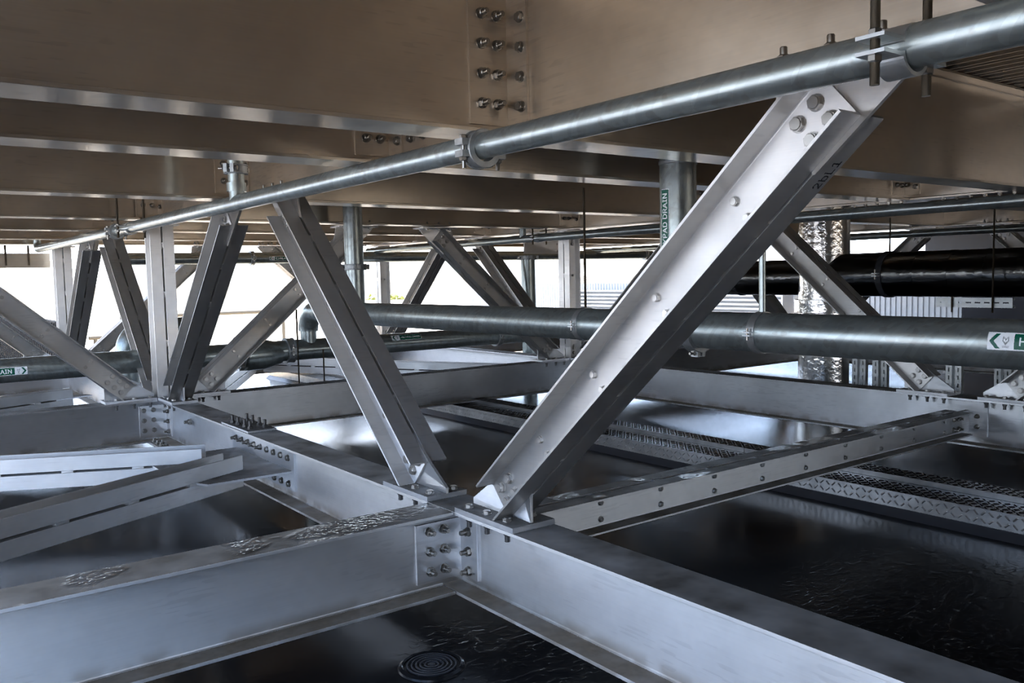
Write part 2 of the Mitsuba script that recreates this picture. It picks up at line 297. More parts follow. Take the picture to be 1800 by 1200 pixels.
# the wet double beam on the right
L2 = XB[1]-XB[0]-0.32
k = double_channel('wet-topped double channel beam with paired bolts along its side, right of the big strut', (XB[0]+0.16, YA[0], zb), (XB[1]-0.16, YA[0], zb), (0, -1, 0),
    np.arange(0.25, L2, 0.46), name='channel_beam', catg='channel beam', mat='m_alu_wet', gap=0.03, pair=0.045)
kk = thing('angle_cleat', 'end bracket with black bolts where the double channel beam meets the far blue-grey beam', 'angle cleat')
part(kk, 'end_plate', box(XB[1]-0.019, XB[1]-0.0065, YA[0]-0.16, YA[0]+0.16, H-1.375, H-1.10), 'm_alu')
part(kk, 'tongue', box(XB[1]-0.36, XB[1]-0.019, YA[0]-0.014, YA[0]+0.014, H-1.345, H-1.17), 'm_alu')
for zz in (H-1.215, H-1.30):
    for xx in (0.30, 0.22): bolt(kk, (XB[1]-xx, YA[0]-0.026, zz), (0, -1, 0), 'stud', 0.021)
    bolt(kk, (XB[1]-0.019, YA[0]-0.08, zz), (-1, 0, 0), 'stud', 0.021)
kk = thing('angle_cleat', 'end bracket hidden behind the foot of the big strut, holding the double channel beam', 'angle cleat')
part(kk, 'end_plate', box(XB[0]+0.0065, XB[0]+0.019, YA[0]-0.16, YA[0]+0.16, H-1.375, H-1.10), 'm_alu')
part(kk, 'tongue', box(XB[0]+0.019, XB[0]+0.36, YA[0]-0.014, YA[0]+0.014, H-1.345, H-1.17), 'm_alu')
# flat braces in plan
zg = H-1.257
def brace(label, a, b, off0, off1, z=zg, tab=True):
    a, b = np.array(a), np.array(b); d = unit(b-a); L = np.linalg.norm(b-a)-off0-off1
    p0 = np.array([*(a+d*off0), z]); p1 = np.array([*(b-d*off1), z])
    k = double_channel(label, p0, p1, (0, 0, 1), np.arange(0.42, L-0.2, 0.45), name='flat_brace', catg='brace', sp_len=0.075)
    if tab:
        d3 = np.array([*d, 0.0]); w3 = np.array([-d[1], d[0], 0.0])
        for q, sg_, ln in ((p0, -1, off0), (p1, 1, off1)): part(k, 'end_tab', frame(box(*sorted((sg_*(ln-0.06), -sg_*0.2)), -0.09, 0.09, -0.0065, 0.0065), q, d3, w3, (0, 0, 1)), 'm_alu')
    return k
brace('dark flat double-channel brace at lower left, nearer of two meeting at the long beam', (2.19, 5.86), (-2.81, 3.362), 0.33, 0.4, tab=False)
brace('bright flat double-channel brace at left, farther of two meeting at the long beam', (2.19, 5.95), (-2.81, 8.362), 0.40, 0.4, tab=False)
brace('flat brace behind the middle cross beam, rising to the right', (2.35, 8.45), (4.69, 13.0), 0.3, 0.3)
brace('flat brace behind the middle cross beam, rising to the left', (7.03, 8.45), (4.69, 13.0), 0.3, 0.3)
brace('flat brace under the labelled drain pipe at far left', (2.0, 10.86), (-2.81, 8.5), 0.3, 0.4)

# ------------------------------------------------------------------ truss members
LD = 2.198
STITCH = [0.426, 0.869, 1.306, 1.756]
def pos(axis, c, s, u, z): return np.array([c-u, s, z]) if axis == 'y' else np.array([s, c-u, z])
def local(m, axis, c):                                  # mesh in (s, u, z) to the world
    return frame(m, (c, 0, 0) if axis == 'y' else (0, c, 0), (0, 1, 0) if axis == 'y' else (1, 0, 0), (-1, 0, 0) if axis == 'y' else (0, -1, 0), (0, 0, 1))
def plate_poly(pts, t):                                 # polygon in (s, z) -> plate thick along u
    p = sg.Polygon(pts).buffer(0); m = trimesh.creation.extrude_polygon(p, t); v = m.vertices
    m.vertices = np.stack([v[:, 0], v[:, 2]-t/2, v[:, 1]], 1); m.faces = m.faces[:, ::-1]; return m
def truss_leg(axis, c, J, Nn, label, six=False, detail=True):
    """one diagonal of a truss in the plane x = c ('y') or y = c ('x'), from bottom node J to top node Nn, with its brackets"""
    sgn = 1 if Nn > J else -1
    p0 = pos(axis, c, J+sgn*0.345, 0, H-0.98); p1 = pos(axis, c, Nn-sgn*0.517, 0, H+0.485)
    n = pos(axis, 0, 0, 1, 0)
    ends = [(a, q) for a in ((0.05, 0.124, 0.198) if six else (0.05, 0.124)) for q in (0.035, -0.035)] + [(LD-0.062, q) for q in (0.035, -0.035)] + [(LD-0.139, q) for q in (0.035, -0.035)]
    k = double_channel(label, p0, p1, n, STITCH, ends=ends if detail else ends[:4])
    S = lambda o: J+sgn*o
    lo, hi = sorted((S(0.12), S(0.56)))
    f = part(k, 'foot_bracket', cat(local(box(lo, hi, -0.1135, 0.1135, ZT+0.0005, H-1.041), axis, c),
        local(plate_poly([(S(o), H+z) for o, z in ((0.118, -1.0405), (0.118, -1.014), (0.25, -0.925), (0.43, -0.79), (0.545, -0.92), (0.545, -1.0405))], 0.015), axis, c)), 'm_alu', label='foot bracket of base plate and gusset')
    for o in (0.17, 0.31, 0.46):
        for u in (0.068, -0.068):
            bolt(f, pos(axis, c, S(o), u, H-1.041), (0, 0, 1), 'head', 0.022)
            bolt(f, pos(axis, c, S(o), u, ZT-0.016), (0, 0, -1), 'tip', 0.024)
    S = lambda o: Nn-sgn*o
    lo, hi = sorted((S(0.28), S(0.73)))
    g = part(k, 'head_bracket', cat(local(box(lo, hi, -0.1135, 0.1135, UB-0.016, UB-0.0005), axis, c),
        local(plate_poly([(S(o), H+z) for o, z in ((0.29, 0.5555), (0.335, 0.498), (0.60, 0.27), (0.75, 0.40), (0.72, 0.5555))], 0.015), axis, c)), 'm_alu_channel', label='head bracket of top plate and gusset')
    for o in (0.358, 0.506, 0.655):
        for u in (0.075, -0.075):
            bolt(g, pos(axis, c, S(o), u, UB+0.016), (0, 0, 1), 'stud', 0.0215)
            bolt(g, pos(axis, c, S(o), u, UB-0.016), (0, 0, -1), 'head', 0.022)
M = {}
tr = [('y', 0, 3.362, 0.862, 'big near double-channel strut leaning right, crossing the middle of the view'),
      ('y', 0, 3.362, 5.862, 'double-channel strut leaning left from the foot beside the big strut'),
      ('y', 0, 8.362, 5.862, 'double-channel strut at left leaning right up to the thin pipe, front of the left node'),
      ('y', 0, 8.362, 10.862, 'double-channel strut at left leaning left, behind the upright post'),
      ('y', 0, 13.362, 10.862, 'dark double-channel strut at far left in front of the farthest left post'),
      ('x', 1, 2.19, -0.31, 'strut at the left edge falling to the right with six bolts at its foot'),
      ('x', 1, 2.19, 4.69, 'strut rising to the right from the left node, behind the left-leaning strut'),
      ('x', 1, 7.19, 4.69, 'broad strut at centre falling to the right behind the galvanised pipe'),
      ('x', 1, 7.19, 9.69, 'strut right of the slim centre post, rising to the right'),
      ('y', 1, 3.362, 5.862, 'lit strut right of the big strut, falling right in front of the foil-wrapped column'),
      ('y', 1, 3.362, 0.862, 'strut at the right edge rising to the right, behind the labelled pipe'),
      ('y', 1, 8.362, 5.862, 'dark strut between the big strut and the foil-wrapped column'),
      ('y', 1, 8.362, 10.862, 'strut left of the slim centre post with paired bolts, leaning left'),
      ('y', 1, 13.362, 10.862, 'slim far strut at centre leaning right against the sky'),
      ('x', 2, 2.19, -0.31, 'far strut at the left edge behind the labelled drain pipe'),
      ('x', 2, 2.19, 4.69, 'far strut behind the left-leaning strut, rising to the right against the sky'),
      ('x', 2, 7.19, 4.69, 'far strut at left of centre leaning left against the sky'),
      ('y', 2, 3.362, 0.862, 'far strut above the black pipe near the right edge, with four bolts at its head'),
      ('y', 2, 3.362, 5.862, 'far strut above the black pipe, left of the four-bolt one'),
      ('y', 2, 8.362, 5.862, 'far strut above the black pipe beside the foil-wrapped column'),
      ('x', 1, 12.19, 9.69, 'far strut at right of centre behind the vertical drain pipe')]
for ax, ci, J, Nn, lab in tr:
    c = XB[ci] if ax == 'y' else YA[ci]
    truss_leg(ax, c, J, Nn, lab, six=(ax, ci, Nn) == ('x', 1, -0.31))
# upright posts
def post(axis, x, y, label):
    k = double_channel(label, (x, y, ZT+0.016), (x, y, UB-0.034), (-1, 0, 0) if axis == 'y' else (0, -1, 0), [0.5, 0.95, 1.4] if axis == 'y' else [0.15, 0.55, 1.05, 1.48], name='post', catg='post',
                       ends=[(1.52, 0.035), (1.45, 0.035), (0.06, 0.035), (0.12, 0.035)] if axis == 'x' else ())
    part(k, 'foot_plate', box(x-0.1135, x+0.1135, y-0.10, y+0.10, ZT+0.0005, ZT+0.0155), 'm_alu')
    part(k, 'head_plate', box(x-0.16, x+0.16, y-0.10, y+0.10, UB-0.0335, UB-0.0170), 'm_alu_channel')
    part(k, 'packing', box(x-0.1135, x+0.1135, y-0.10, y+0.10, UB-0.0165, UB-0.0005), 'm_alu_channel')
post('y', XB[0], YA[1], 'upright double-channel post at the left node among the struts')
post('y', XB[0], YA[2], 'farthest left upright post, beside the dark corrugated screen')
post('x', XB[1], YA[1], 'slim upright post at centre against the sky, with bolts in its face')
post('x', XB[2], YA[1], 'far upright post on the right above the black pipe')
post('x', XB[1], YA[2], 'far slim upright post behind the pale horizontal pipe')

# ------------------------------------------------------------------ upper girders and joists
def upper_y(i, label):
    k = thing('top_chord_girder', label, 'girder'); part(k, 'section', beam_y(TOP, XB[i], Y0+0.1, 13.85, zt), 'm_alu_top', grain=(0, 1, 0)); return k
G1 = upper_y(0, 'deep beige girder overhead at upper right, behind the thin galvanised pipe')
G2 = upper_y(1, 'second overhead girder running parallel, right of centre under the deck')
upper_y(2, 'third overhead girder, far right under the deck')
for yy in (3.72, 3.60, 3.47):
    for z in (H+0.69, H+0.80): bolt(G1, (XB[0]-0.006, yy, z), (-1, 0, 0), 'hex', 0.024)
for i in range(14):
    bolt(G2, (XB[1]-0.075, 2.9+0.11*i+(0.25 if i > 6 else 0), UB), (0, 0, -1), 'stud', 0.018)
JY = [(2.92, 0.0), (3.94, 0.002), (6.09, 0.006), (8.30, 0.012), (10.2, 0.016), (12.2, 0.018), (13.8, 0.022)]
names = ['nearest', 'second', 'third', 'fourth', 'fifth', 'sixth', 'farthest']
spans = [(XB[4], XB[0], 'left of the beige girder'), (XB[0], XB[1], 'between the first and second girders'), (XB[1], XB[2], 'between the second and third girders')]
for (y, dz), nm in zip(JY, names):
    for a, b, where in spans:
        k = thing('deck_joist', f'{nm} overhead cross joist {where}', 'joist')
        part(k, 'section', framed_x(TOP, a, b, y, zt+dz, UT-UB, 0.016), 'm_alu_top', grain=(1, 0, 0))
    rows4 = [H+v+dz for v in (0.706, 0.825, 0.943, 1.061)]
    cleat(f'four-row bolted angle joint at the end of the {nm} cross joist, on the beige girder', XB[0], y, -1, H+0.62+dz, H+1.20, (0.145, 0.068), rows4, ('stud', 'hex'), hb=0.112, leg=0.205, size=0.0235)
    if y > 3:
        cleat(f'bolted angle joint at the end of the {nm} cross joist, on the second girder', XB[1], y, -1, H+0.62+dz, H+1.20, (0.145, 0.068), rows4[:2], ('stud', 'hex'), hb=0.112, leg=0.205, size=0.0235)


# ------------------------------------------------------------------ pipes
def coupling(label, p, d, r, tilt=0.0, side=(-1, 0, 0), w=0.06):
    k = thing('pipe_coupling', label, 'pipe coupling')
    d = unit(d); s = unit(np.array(side, float)-d*np.dot(side, d)); t = np.cross(d, s); p = np.array(p, float)
    part(k, 'housing', cat(ring(p, d, r+0.0005, r+0.020, w, 36, 0.006), ring(p+d*(w/2-0.006), d, r+0.0005, r+0.026, 0.012, 36, 0.004), ring(p-d*(w/2-0.006), d, r+0.0005, r+0.026, 0.012, 36, 0.004)), 'm_iron', 35)
    for q in (1, -1):
        c = p+s*q*(r+0.030)
        m = cat(box(-0.026, 0.026, -0.022, 0.022, 0.010, 0.034), box(-0.026, 0.026, -0.022, 0.022, -0.034, -0.010))
        part(k, 'lug', frame(m, c, d, s, np.cross(d, s)), 'm_iron')
        part(k, 'bolt', cat(cyl(c-t*0.075, c+t*0.05, 0.008, 10), zto(hexa(0.016, 0, 0.014), c-t*0.035, -t), zto(hexa(0.016, 0, 0.014), c+t*0.035, t)), 'm_bolt', 35)
    return k
def rod(parent, x, y, z0, z1, r=0.006, name='rod'):
    part(parent, name, cyl((x, y, z0), (x, y, z1), r, 12), 'm_rod', 35)
def nut(parent, x, y, z, s=0.018): part(parent, 'nut', zto(cat(lathe([(0, -0.003), (s, -0.003), (s, 0), (0, 0)], 16), hexa(s*0.9, 0, s*0.85)), (x, y, z), (0, 0, 1)), 'm_bolt', 35)
def clamp(label, x, y, z, r, top, w=0.068, rr=0.0105):     # two-strap pipe hanger on two rods, pipe along y
    k = thing('pipe_hanger', label, 'pipe hanger'); e = r+0.062; t = 0.0085
    def half(sg_):
        q = np.linspace(math.radians(12), math.radians(168), 22)
        outer = [(math.cos(a)*(r+t+0.001), sg_*math.sin(a)*(r+t+0.001)) for a in q]; inner = [(math.cos(a)*(r+0.001), sg_*math.sin(a)*(r+0.001)) for a in q]
        g = 0.013
        poly = sg.Polygon(outer+inner[::-1]).buffer(0.0004)
        ears = [sg.box(r-0.006, min(sg_*g, sg_*(g+t)), e+0.022, max(sg_*g, sg_*(g+t))), sg.box(-e-0.022, min(sg_*g, sg_*(g+t)), -r+0.006, max(sg_*g, sg_*(g+t)))]
        m = trimesh.creation.extrude_polygon(unary_union([poly]+ears).difference(sg.Point(0, 0).buffer(r+0.0005)), w)
        v = m.vertices; m.vertices = np.stack([v[:, 0]+x, y+w/2-v[:, 2], v[:, 1]+z], 1); return m
    part(k, 'strap', half(1), 'm_strut'); part(k, 'strap', half(-1), 'm_strut')
    for s in (1, -1):
        rod(k, x+s*e, y, z-0.085, top, rr)
        nut(k, x+s*e, y, z+0.022, 0.017); part(k, 'nut', zto(hexa(0.016, 0, 0.015), (x+s*e, y, z-0.022), (0, 0, -1)), 'm_bolt', 35)
    return k
def curved(m, o, ax, up, out, r, lift):                  # flat (s, v, w) mesh wrapped on a pipe: s along ax, v round it from the out direction towards up
    m = m.copy(); 
    for _ in range(5):
        e = m.vertices[m.edges_unique]
        if np.abs(e[:, 0, 1]-e[:, 1, 1]).max() < 0.012: break
        m = m.subdivide()
    v = m.vertices; a = v[:, 1]/r; R = r+lift+np.clip(v[:, 2], 0, None)*1.0
    m.vertices = np.array(o)+v[:, :1]*np.array(ax)+(R*np.cos(a))[:, None]*np.array(out)+(R*np.sin(a))[:, None]*np.array(up)
    if np.dot(np.cross(ax, up), out) < 0: m.faces = m.faces[:, ::-1]
    return m
def flat(pts, w=0.0006): return trimesh.creation.extrude_polygon(sg.Polygon(pts) if not hasattr(pts, 'geoms') and isinstance(pts, list) else pts, w)
def sticker(label, o, ax, up, out, r, text, L, h, flip=False, emblem=True):
    """drain label: white strip, green field with lettering, an arrow head and a small crest; flip puts the arrow at the far end"""
    k = thing('pipe_label', label, 'pipe label'); C = lambda m, l: curved(m, o, ax, up, out, r, l)
    X = (lambda s: L-s) if flip else (lambda s: s)
    def rect(a, b, v0, v1): return sg.box(min(X(a), X(b)), v0, max(X(a), X(b)), v1)
    part(k, 'backing', C(flat(rect(0, L, -h/2, h/2)), 0.0012), 'm_white', True)
    part(k, 'green_field', C(flat(rect(h*1.42, L-0.004, -h*0.43, h*0.43)), 0.0020), 'm_green', True, 'dark green field')
    chev = sg.Polygon([(X(a*h), b*h) for a, b in ((0.10, 0), (0.44, 0.42), (0.68, 0.42), (0.34, 0), (0.68, -0.42), (0.44, -0.42))])
    part(k, 'arrow', C(flat(chev), 0.0020), 'm_green', True, 'dark green arrow head')
    cx = X(0.98*h)
    cr = [sg.LineString([(cx-0.13*h, 0.24*h), (cx-0.15*h, 0.02*h), (cx, -0.20*h), (cx+0.15*h, 0.02*h), (cx+0.13*h, 0.24*h)]).buffer(0.022*h), sg.LineString([(cx-0.07*h, 0.20*h), (cx, 0.06*h), (cx+0.07*h, 0.20*h)]).buffer(0.02*h),
          sg.LineString([(cx-0.06*h, -0.04*h), (cx, -0.13*h), (cx+0.06*h, -0.04*h)]).buffer(0.02*h), sg.box(cx-0.19*h, -0.29*h, cx+0.19*h, -0.265*h), sg.box(cx-0.16*h, -0.36*h, cx+0.18*h, -0.335*h)]
    part(k, 'crest', C(cat(*[flat(g) for g in cr]), 0.0020), 'm_grey_ink', True)
    t = meshkit.text_mesh(text, 1.0, 0.002, True); b = t.bounds; tw = b[1, 0]-b[0, 0]
    room = (L-h*1.42-0.004)*0.90; th = min(h*0.52, room/tw*1.0)
    t.vertices = np.stack([(t.vertices[:, 0]-b[0, 0])*room/tw, t.vertices[:, 1]*th-th/2, t.vertices[:, 2]*0.3], 1)
    s0 = (h*1.42 if not flip else 0.004)+(L-h*1.42-0.004-room)/2
    t.apply_translation((s0, 0, 0))
    part(k, 'lettering', C(t, 0.0026), 'm_white', False, 'white capital lettering reading '+text)
    return k
YD, XD, ZD = np.array([0, 1.0, 0]), np.array([1.0, 0, 0]), np.array([0, 0, 1.0])
# thin pipe along the near girder
x1, z1, r1 = 1.90, H+0.4855, 0.0485
k = thing('galvanised_pipe', 'thin galvanised pipe running along the beige girder from the upper right corner to far left', 'pipe')
part(k, 'barrel', cyl((x1, -4, z1), (x1, 13.3, z1+0.03), r1, 40), 'm_galv', 35)
part(k, 'elbow', cat(sweep(arc((x1, 13.3, z1+0.12), -ZD, YD, 0.09, 0, math.pi/2), r1, 24), cyl((x1, 13.39, z1+0.115), (x1, 13.39, UT-0.02), r1, 24)), 'm_galv', 35)
tee = cat(cyl((x1, 5.41, z1+0.01), (x1, 5.41, z1+0.13), r1*0.98, 28), lathe([(0, 0), (0.060, 0), (0.060, 0.055), (0, 0.055)], 28).apply_translation((x1, 5.41, z1+0.085)), cyl((x1, 5.41, z1+0.12), (x1, 5.41, UT-0.03), 0.050, 28))
part(k, 'branch', tee, 'm_galv', 35)
coupling('grooved coupling with gold bolt on the thin pipe, below the four-row bolted joint', (x1, 2.716, z1), YD, r1)
coupling('small coupling on the far end of the thin pipe above the left node', (x1, 8.70, z1+0.015), YD, r1)
coupling('coupling on the short riser above the thin pipe, in front of the third joist', (x1, 5.41, z1+0.225), ZD, 0.050, side=(-0.7, -0.7, 0))
coupling('coupling on the riser at the far left end of the thin pipe', (x1, 13.39, z1+0.33), ZD, r1, side=(-0.7, -0.7, 0))
clamp('two-rod strap hanger on the thin pipe at upper right', x1, 1.05, z1, r1, UT)
clamp('two-rod strap hanger on the thin pipe above the left node', x1, 8.14, z1+0.014, r1, UT)
# same pipe along the next girders
for xx, lab, ys, yc in ((6.90, 'thin pipe under the second girder, above the black pipe at right', (2.15, 8.95), 8.6), (11.9, 'thin pipe under the third girder, small, above the black pipe', (3.0,), 4.1)):
    k = thing('galvanised_pipe', lab, 'pipe'); part(k, 'barrel', cyl((xx, -4, z1), (xx, 13.3, z1), r1, 28), 'm_galv', 35)
    for y in ys:
        part(k, 'branch', cyl((xx, y, z1), (xx, y, UT-0.03), 0.045, 20), 'm_galv', 35)
        coupling(f'coupling on the riser of the {lab[:34]} ({"near" if y < 5 else "far"} riser)', (xx, y, z1+0.18), ZD, 0.046, side=(-0.6, 0.8, 0))
    clamp('strap hanger on the '+lab[:34], xx, yc, z1, r1, UT)
# main drain pipe
x2, z2, r2 = 3.94, H-0.337, 0.1095
k = thing('drain_pipe', 'large galvanised drain pipe crossing the view from centre to the right edge', 'pipe')
part(k, 'barrel', cyl((x2, -5, z2), (x2, 8.88, z2), r2, 48), 'm_galv', 35)
y3, z3, r3 = 9.1, H-0.765, 0.114
part(k, 'elbow', cat(sweep(arc((x2, 8.88, z2-0.22), ZD, YD, 0.22, 0, math.pi/2, 14), r2, 32), cyl((x2, 9.10, z2-0.20), (x2, 9.10, z3), r2*0.8, 32)), 'm_galv', 35)
part(k, 'collar', ring((x2, 8.70, z2), YD, r2, r2+0.012, 0.08), 'm_galv', 35)
coupling('coupling on the large drain pipe, just right of the big strut', (x2, 3.42, z2), YD, r2, side=(0, 0, 1), w=0.075)
k = thing('drain_riser', 'vertical galvanised drain pipe behind the big strut, with a green label', 'pipe')
part(k, 'barrel', cyl((x2, 3.57, z2+0.06), (x2, 3.57, UT-0.05), r2, 40), 'm_galv', 35)
part(k, 'band', ring((x2, 3.57, H+0.66), ZD, r2, r2+0.006, 0.022), 'm_iron', 35)
sticker('green and white drain label on the vertical pipe, lettering reading upwards', (x2, 3.57, H-0.03), ZD, unit((0.05, 0.997, 0)), unit((-0.997, 0.05, 0)), r2, 'HELYPAD DRAIN', 0.53, 0.066)
k = thing('drain_riser', 'vertical drain pipe behind the strut that rises right from the left node', 'pipe')
part(k, 'barrel', cyl((x2, 7.9, z2+0.06), (x2, 7.9, UT-0.05), 0.095, 32), 'm_galv', 35)
coupling('coupling on the vertical drain pipe behind the left-leaning strut', (x2, 7.9, H+0.13), ZD, 0.095, side=(-0.8, 0.3, 0))
def strap(label, y, top, fat=0.006, rm='m_rod'):
    k = thing('pipe_hanger', label, 'pipe hanger')
    part(k, 'strap', cat(ring((x2, y, z2), YD, r2+0.0005, r2+0.007, 0.05, 48, 0.001), box(x2-r2-0.035, x2-r2-0.003, y-0.025, y+0.025, z2+0.006, z2+0.012), box(x2-r2-0.035, x2-r2-0.003, y-0.025, y+0.025, z2-0.012, z2-0.006)), 'm_strut', 35)
    part(k, 'bolt', cyl((x2-r2-0.022, y, z2-0.035), (x2-r2-0.022, y, z2+0.03), 0.007, 12), 'm_bolt', 35)
    part(k, 'rod', cyl((x2, y, z2+r2+0.004), (x2, y, top), fat, 14), rm, 35)
    return k
strap('pipe strap with a stout rod on the large drain pipe, right of the big strut', 2.96, UB-0.02, 0.019, 'm_galv')
strap('pipe strap with long thin rod on the large drain pipe, left of the drain riser', 4.42, UB+0.02, 0.008)
sticker('green and white arrow label at the right edge on the large drain pipe', (x2, 1.718, z2), -YD, unit((0.19, 0, 0.98)), unit((-0.98, 0, 0.19)), r2, 'HELYPAD DRAIN', 0.52, 0.076)
# lower drain pipe along the grid behind the node
k = thing('drain_pipe', 'dark galvanised drain pipe low behind the struts, from the left edge to the middle', 'pipe')
part(k, 'barrel', cyl((-4, y3, z3), (7.6, y3, z3), r3, 40), 'm_galv', 35)
part(k, 'reducer', zto(lathe([(r3, 0), (0.165, 0.02), (0.165, 0.22), (r3+0.002, 0.42), (r3, 0.42), (r3, 0)], 36), (3.18, y3, z3-0.02), XD), 'm_galv', 35)
part(k, 'branch', cat(cyl((2.85, y3, z3), (2.85, y3+1.0, z3+0.05), 0.10, 28), sweep(arc((2.85, y3+1.0, z3+0.27), -ZD, YD, 0.22, 0, math.pi/2, 12), 0.10, 24)), 'm_galv', 35)
coupling('big grooved coupling on the low drain pipe, left of the left-leaning strut', (3.70, y3, z3), XD, r3, side=(0, -1, 0), w=0.09)
coupling('coupling at the flange of the low drain pipe beneath the right-rising strut', (3.14, y3, z3), XD, r3+0.02, side=(0, -0.5, -0.8), w=0.07)
coupling('coupling on the low drain pipe, behind the right end of the large drain pipe', (6.55, y3, z3), XD, r3, side=(0, -1, 0), w=0.07)
sticker('green and white drain label with left-pointing arrow on the low pipe at centre', (4.95, y3, z3), XD, unit((0, 0.6, 0.8)), unit((0, -0.8, 0.6)), r3, 'HELYPAD DRAIN', 0.40, 0.075)
sticker('green and white drain label with right-pointing arrow at the left edge', (0.571, y3, z3), XD, ZD, -YD, r3, 'HELYPAD DRAIN', 0.56, 0.072, flip=True)
k = thing('pipe_support', 'pair of thin threaded rods carrying the low drain pipe behind the middle cross beam', 'support rods')
rod(k, 3.64, y3-0.40, ZB+0.05, H-0.30, 0.008); rod(k, 3.93, y3-0.40, ZB+0.05, z3+0.02, 0.008)
part(k, 'crossbar', box(3.56, 4.02, y3-0.60, y3-0.2, ZB+0.035, ZB+0.06), 'm_strut')
k = thing('drain_elbow', 'galvanised drain elbow with a bolted flange, seen between the struts at far left', 'pipe')
part(k, 'bend', cat(sweep(arc((2.68, 10.9, H-0.80), -XD, ZD, 0.26, math.pi/2, 0, 14), 0.13, 28), cyl((2.68, 10.9, H-0.54), (3.08, 10.9, H-0.54), 0.13, 28), cyl((2.42, 10.9, H-1.3), (2.42, 10.9, H-0.80), 0.13, 28)), 'm_galv', 35)
part(k, 'flange', cat(ring((2.42, 10.9, H-0.86), ZD, 0.13, 0.19, 0.03), ring((2.93, 10.9, H-0.54), XD, 0.13, 0.165, 0.05)), 'm_iron', 35)
# pale far pipe along the grid
y7, z7, r7 = 13.0, H+0.36, 0.085
k = thing('far_pipe', 'pale horizontal pipe far behind the struts against the sky', 'pipe')
part(k, 'barrel', cyl((2.95, y7, z7), (13.5, y7, z7+0.05), r7, 28), 'm_galv', 35)
part(k, 'elbow', cat(sweep(arc((2.95, y7, z7+0.18), -ZD, -XD, 0.18, 0, math.pi/2, 12), r7, 24), cyl((2.77, y7, z7+0.17), (2.77, y7, UT-0.03), r7, 24)), 'm_galv', 35)
for i, x in enumerate((4.75, 8.05, 8.65, 13.3)):
    coupling(('first', 'second', 'third', 'fourth')[i]+' coupling from the left on the pale far pipe', (x, y7, z7+0.004*(x-3)), XD, r7, side=(0, -1, 0))
part(k, 'tee', cyl((8.35, y7, z7+0.02), (8.35, y7, UT-0.03), 0.07, 20), 'm_galv', 35)
sticker('small label on the pale far pipe', (5.0, y7, z7), XD, ZD, -YD, r7+0.004, 'DRAIN', 0.4, 0.06)
# far riser with box bracket
k = thing('drain_riser', 'far vertical drain pipe left of the slim centre post', 'pipe')
part(k, 'barrel', cyl((7.72, 9.9, 0.0), (7.72, 9.9, H+0.25), 0.105, 28), 'm_galv', 35)
coupling('coupling at the top of the far vertical drain pipe left of the slim centre post', (7.72, 9.9, H+0.27), ZD, 0.105, side=(0.8, -0.6, 0))
k = thing('hanger_bracket', 'aluminium hanger bracket with a bolted side plate, left of the slim centre post', 'bracket')
part(k, 'drop', box(8.02, 8.14, 9.72, 9.84, H+0.43, UT-0.02), 'm_alu_channel')
part(k, 'side_plate', box(7.50, 8.24, 9.69, 9.715, H+0.32, H+0.50), 'm_alu_channel')
for dx in (8.10, 8.19):
    for dz_ in (0.36, 0.46): bolt(k, (dx, 9.69, H+dz_), (0, -1, 0), 'head', 0.014)
# black wrapped duct and foil column
xc, yc, rc = 9.3, 6.09, 0.295
k = thing('insulated_column', 'vertical foil-wrapped column behind the lit strut', 'column')
part(k, 'barrel', cyl((xc, yc, 0.0), (xc, yc, UT-0.02), rc, 48), 'm_foil', 35)
part(k, 'collar', ring((xc, yc, H-0.43), ZD, rc, rc+0.05, 0.16), 'm_foil', 35)
for zz in (H-0.28, H+0.2): part(k, 'tape', ring((xc, yc, zz), ZD, rc, rc+0.004, 0.06), 'm_foil', 35)
k = thing('wrapped_duct', 'thick glossy black wrapped pipe at right, above the galvanised drain pipe', 'duct')
zc = H-0.065
part(k, 'barrel', cyl((xc, -4, zc), (xc, yc-0.05, zc), 0.25, 56), 'm_wrap', 35)
for i in range(9): part(k, 'tape', ring((xc, 2.3+0.37*i, zc), YD, 0.25, 0.2535, 0.06, 48, 0.001), 'm_wrap', 35)
for i, y in enumerate((5.25, 3.45)):
    kk = thing('pipe_hanger', ('left', 'right')[i]+' band clamp around the thick black pipe', 'pipe hanger')
    part(kk, 'band', ring((xc, y, zc), YD, 0.2545, 0.262, 0.07, 56, 0.001), 'm_kerb', 35)
    part(kk, 'ear', box(xc-0.33, xc-0.262, y-0.03, y+0.03, zc-0.02, zc-0.01), 'm_strut')
    part(kk, 'ear', box(xc-0.33, xc-0.262, y-0.03, y+0.03, zc+0.01, zc+0.02), 'm_strut')
    part(kk, 'bolt', cyl((xc-0.305, y, zc-0.05), (xc-0.305, y, zc+0.06), 0.009, 10), 'm_bolt', 35)
    rod(kk, xc, y, zc+0.26, UB, 0.008)
k = thing('wrapped_duct', 'black wrapped pipe between the big strut and the foil-wrapped column', 'duct')
part(k, 'barrel', cyl((xc, yc+0.05, zc-0.02), (xc, 8.1, zc-0.02), 0.22, 48), 'm_wrap', 35)
part(k, 'band', ring((xc, 7.3, zc-0.02), YD, 0.22, 0.228, 0.05, 48, 0.001), 'm_kerb', 35)
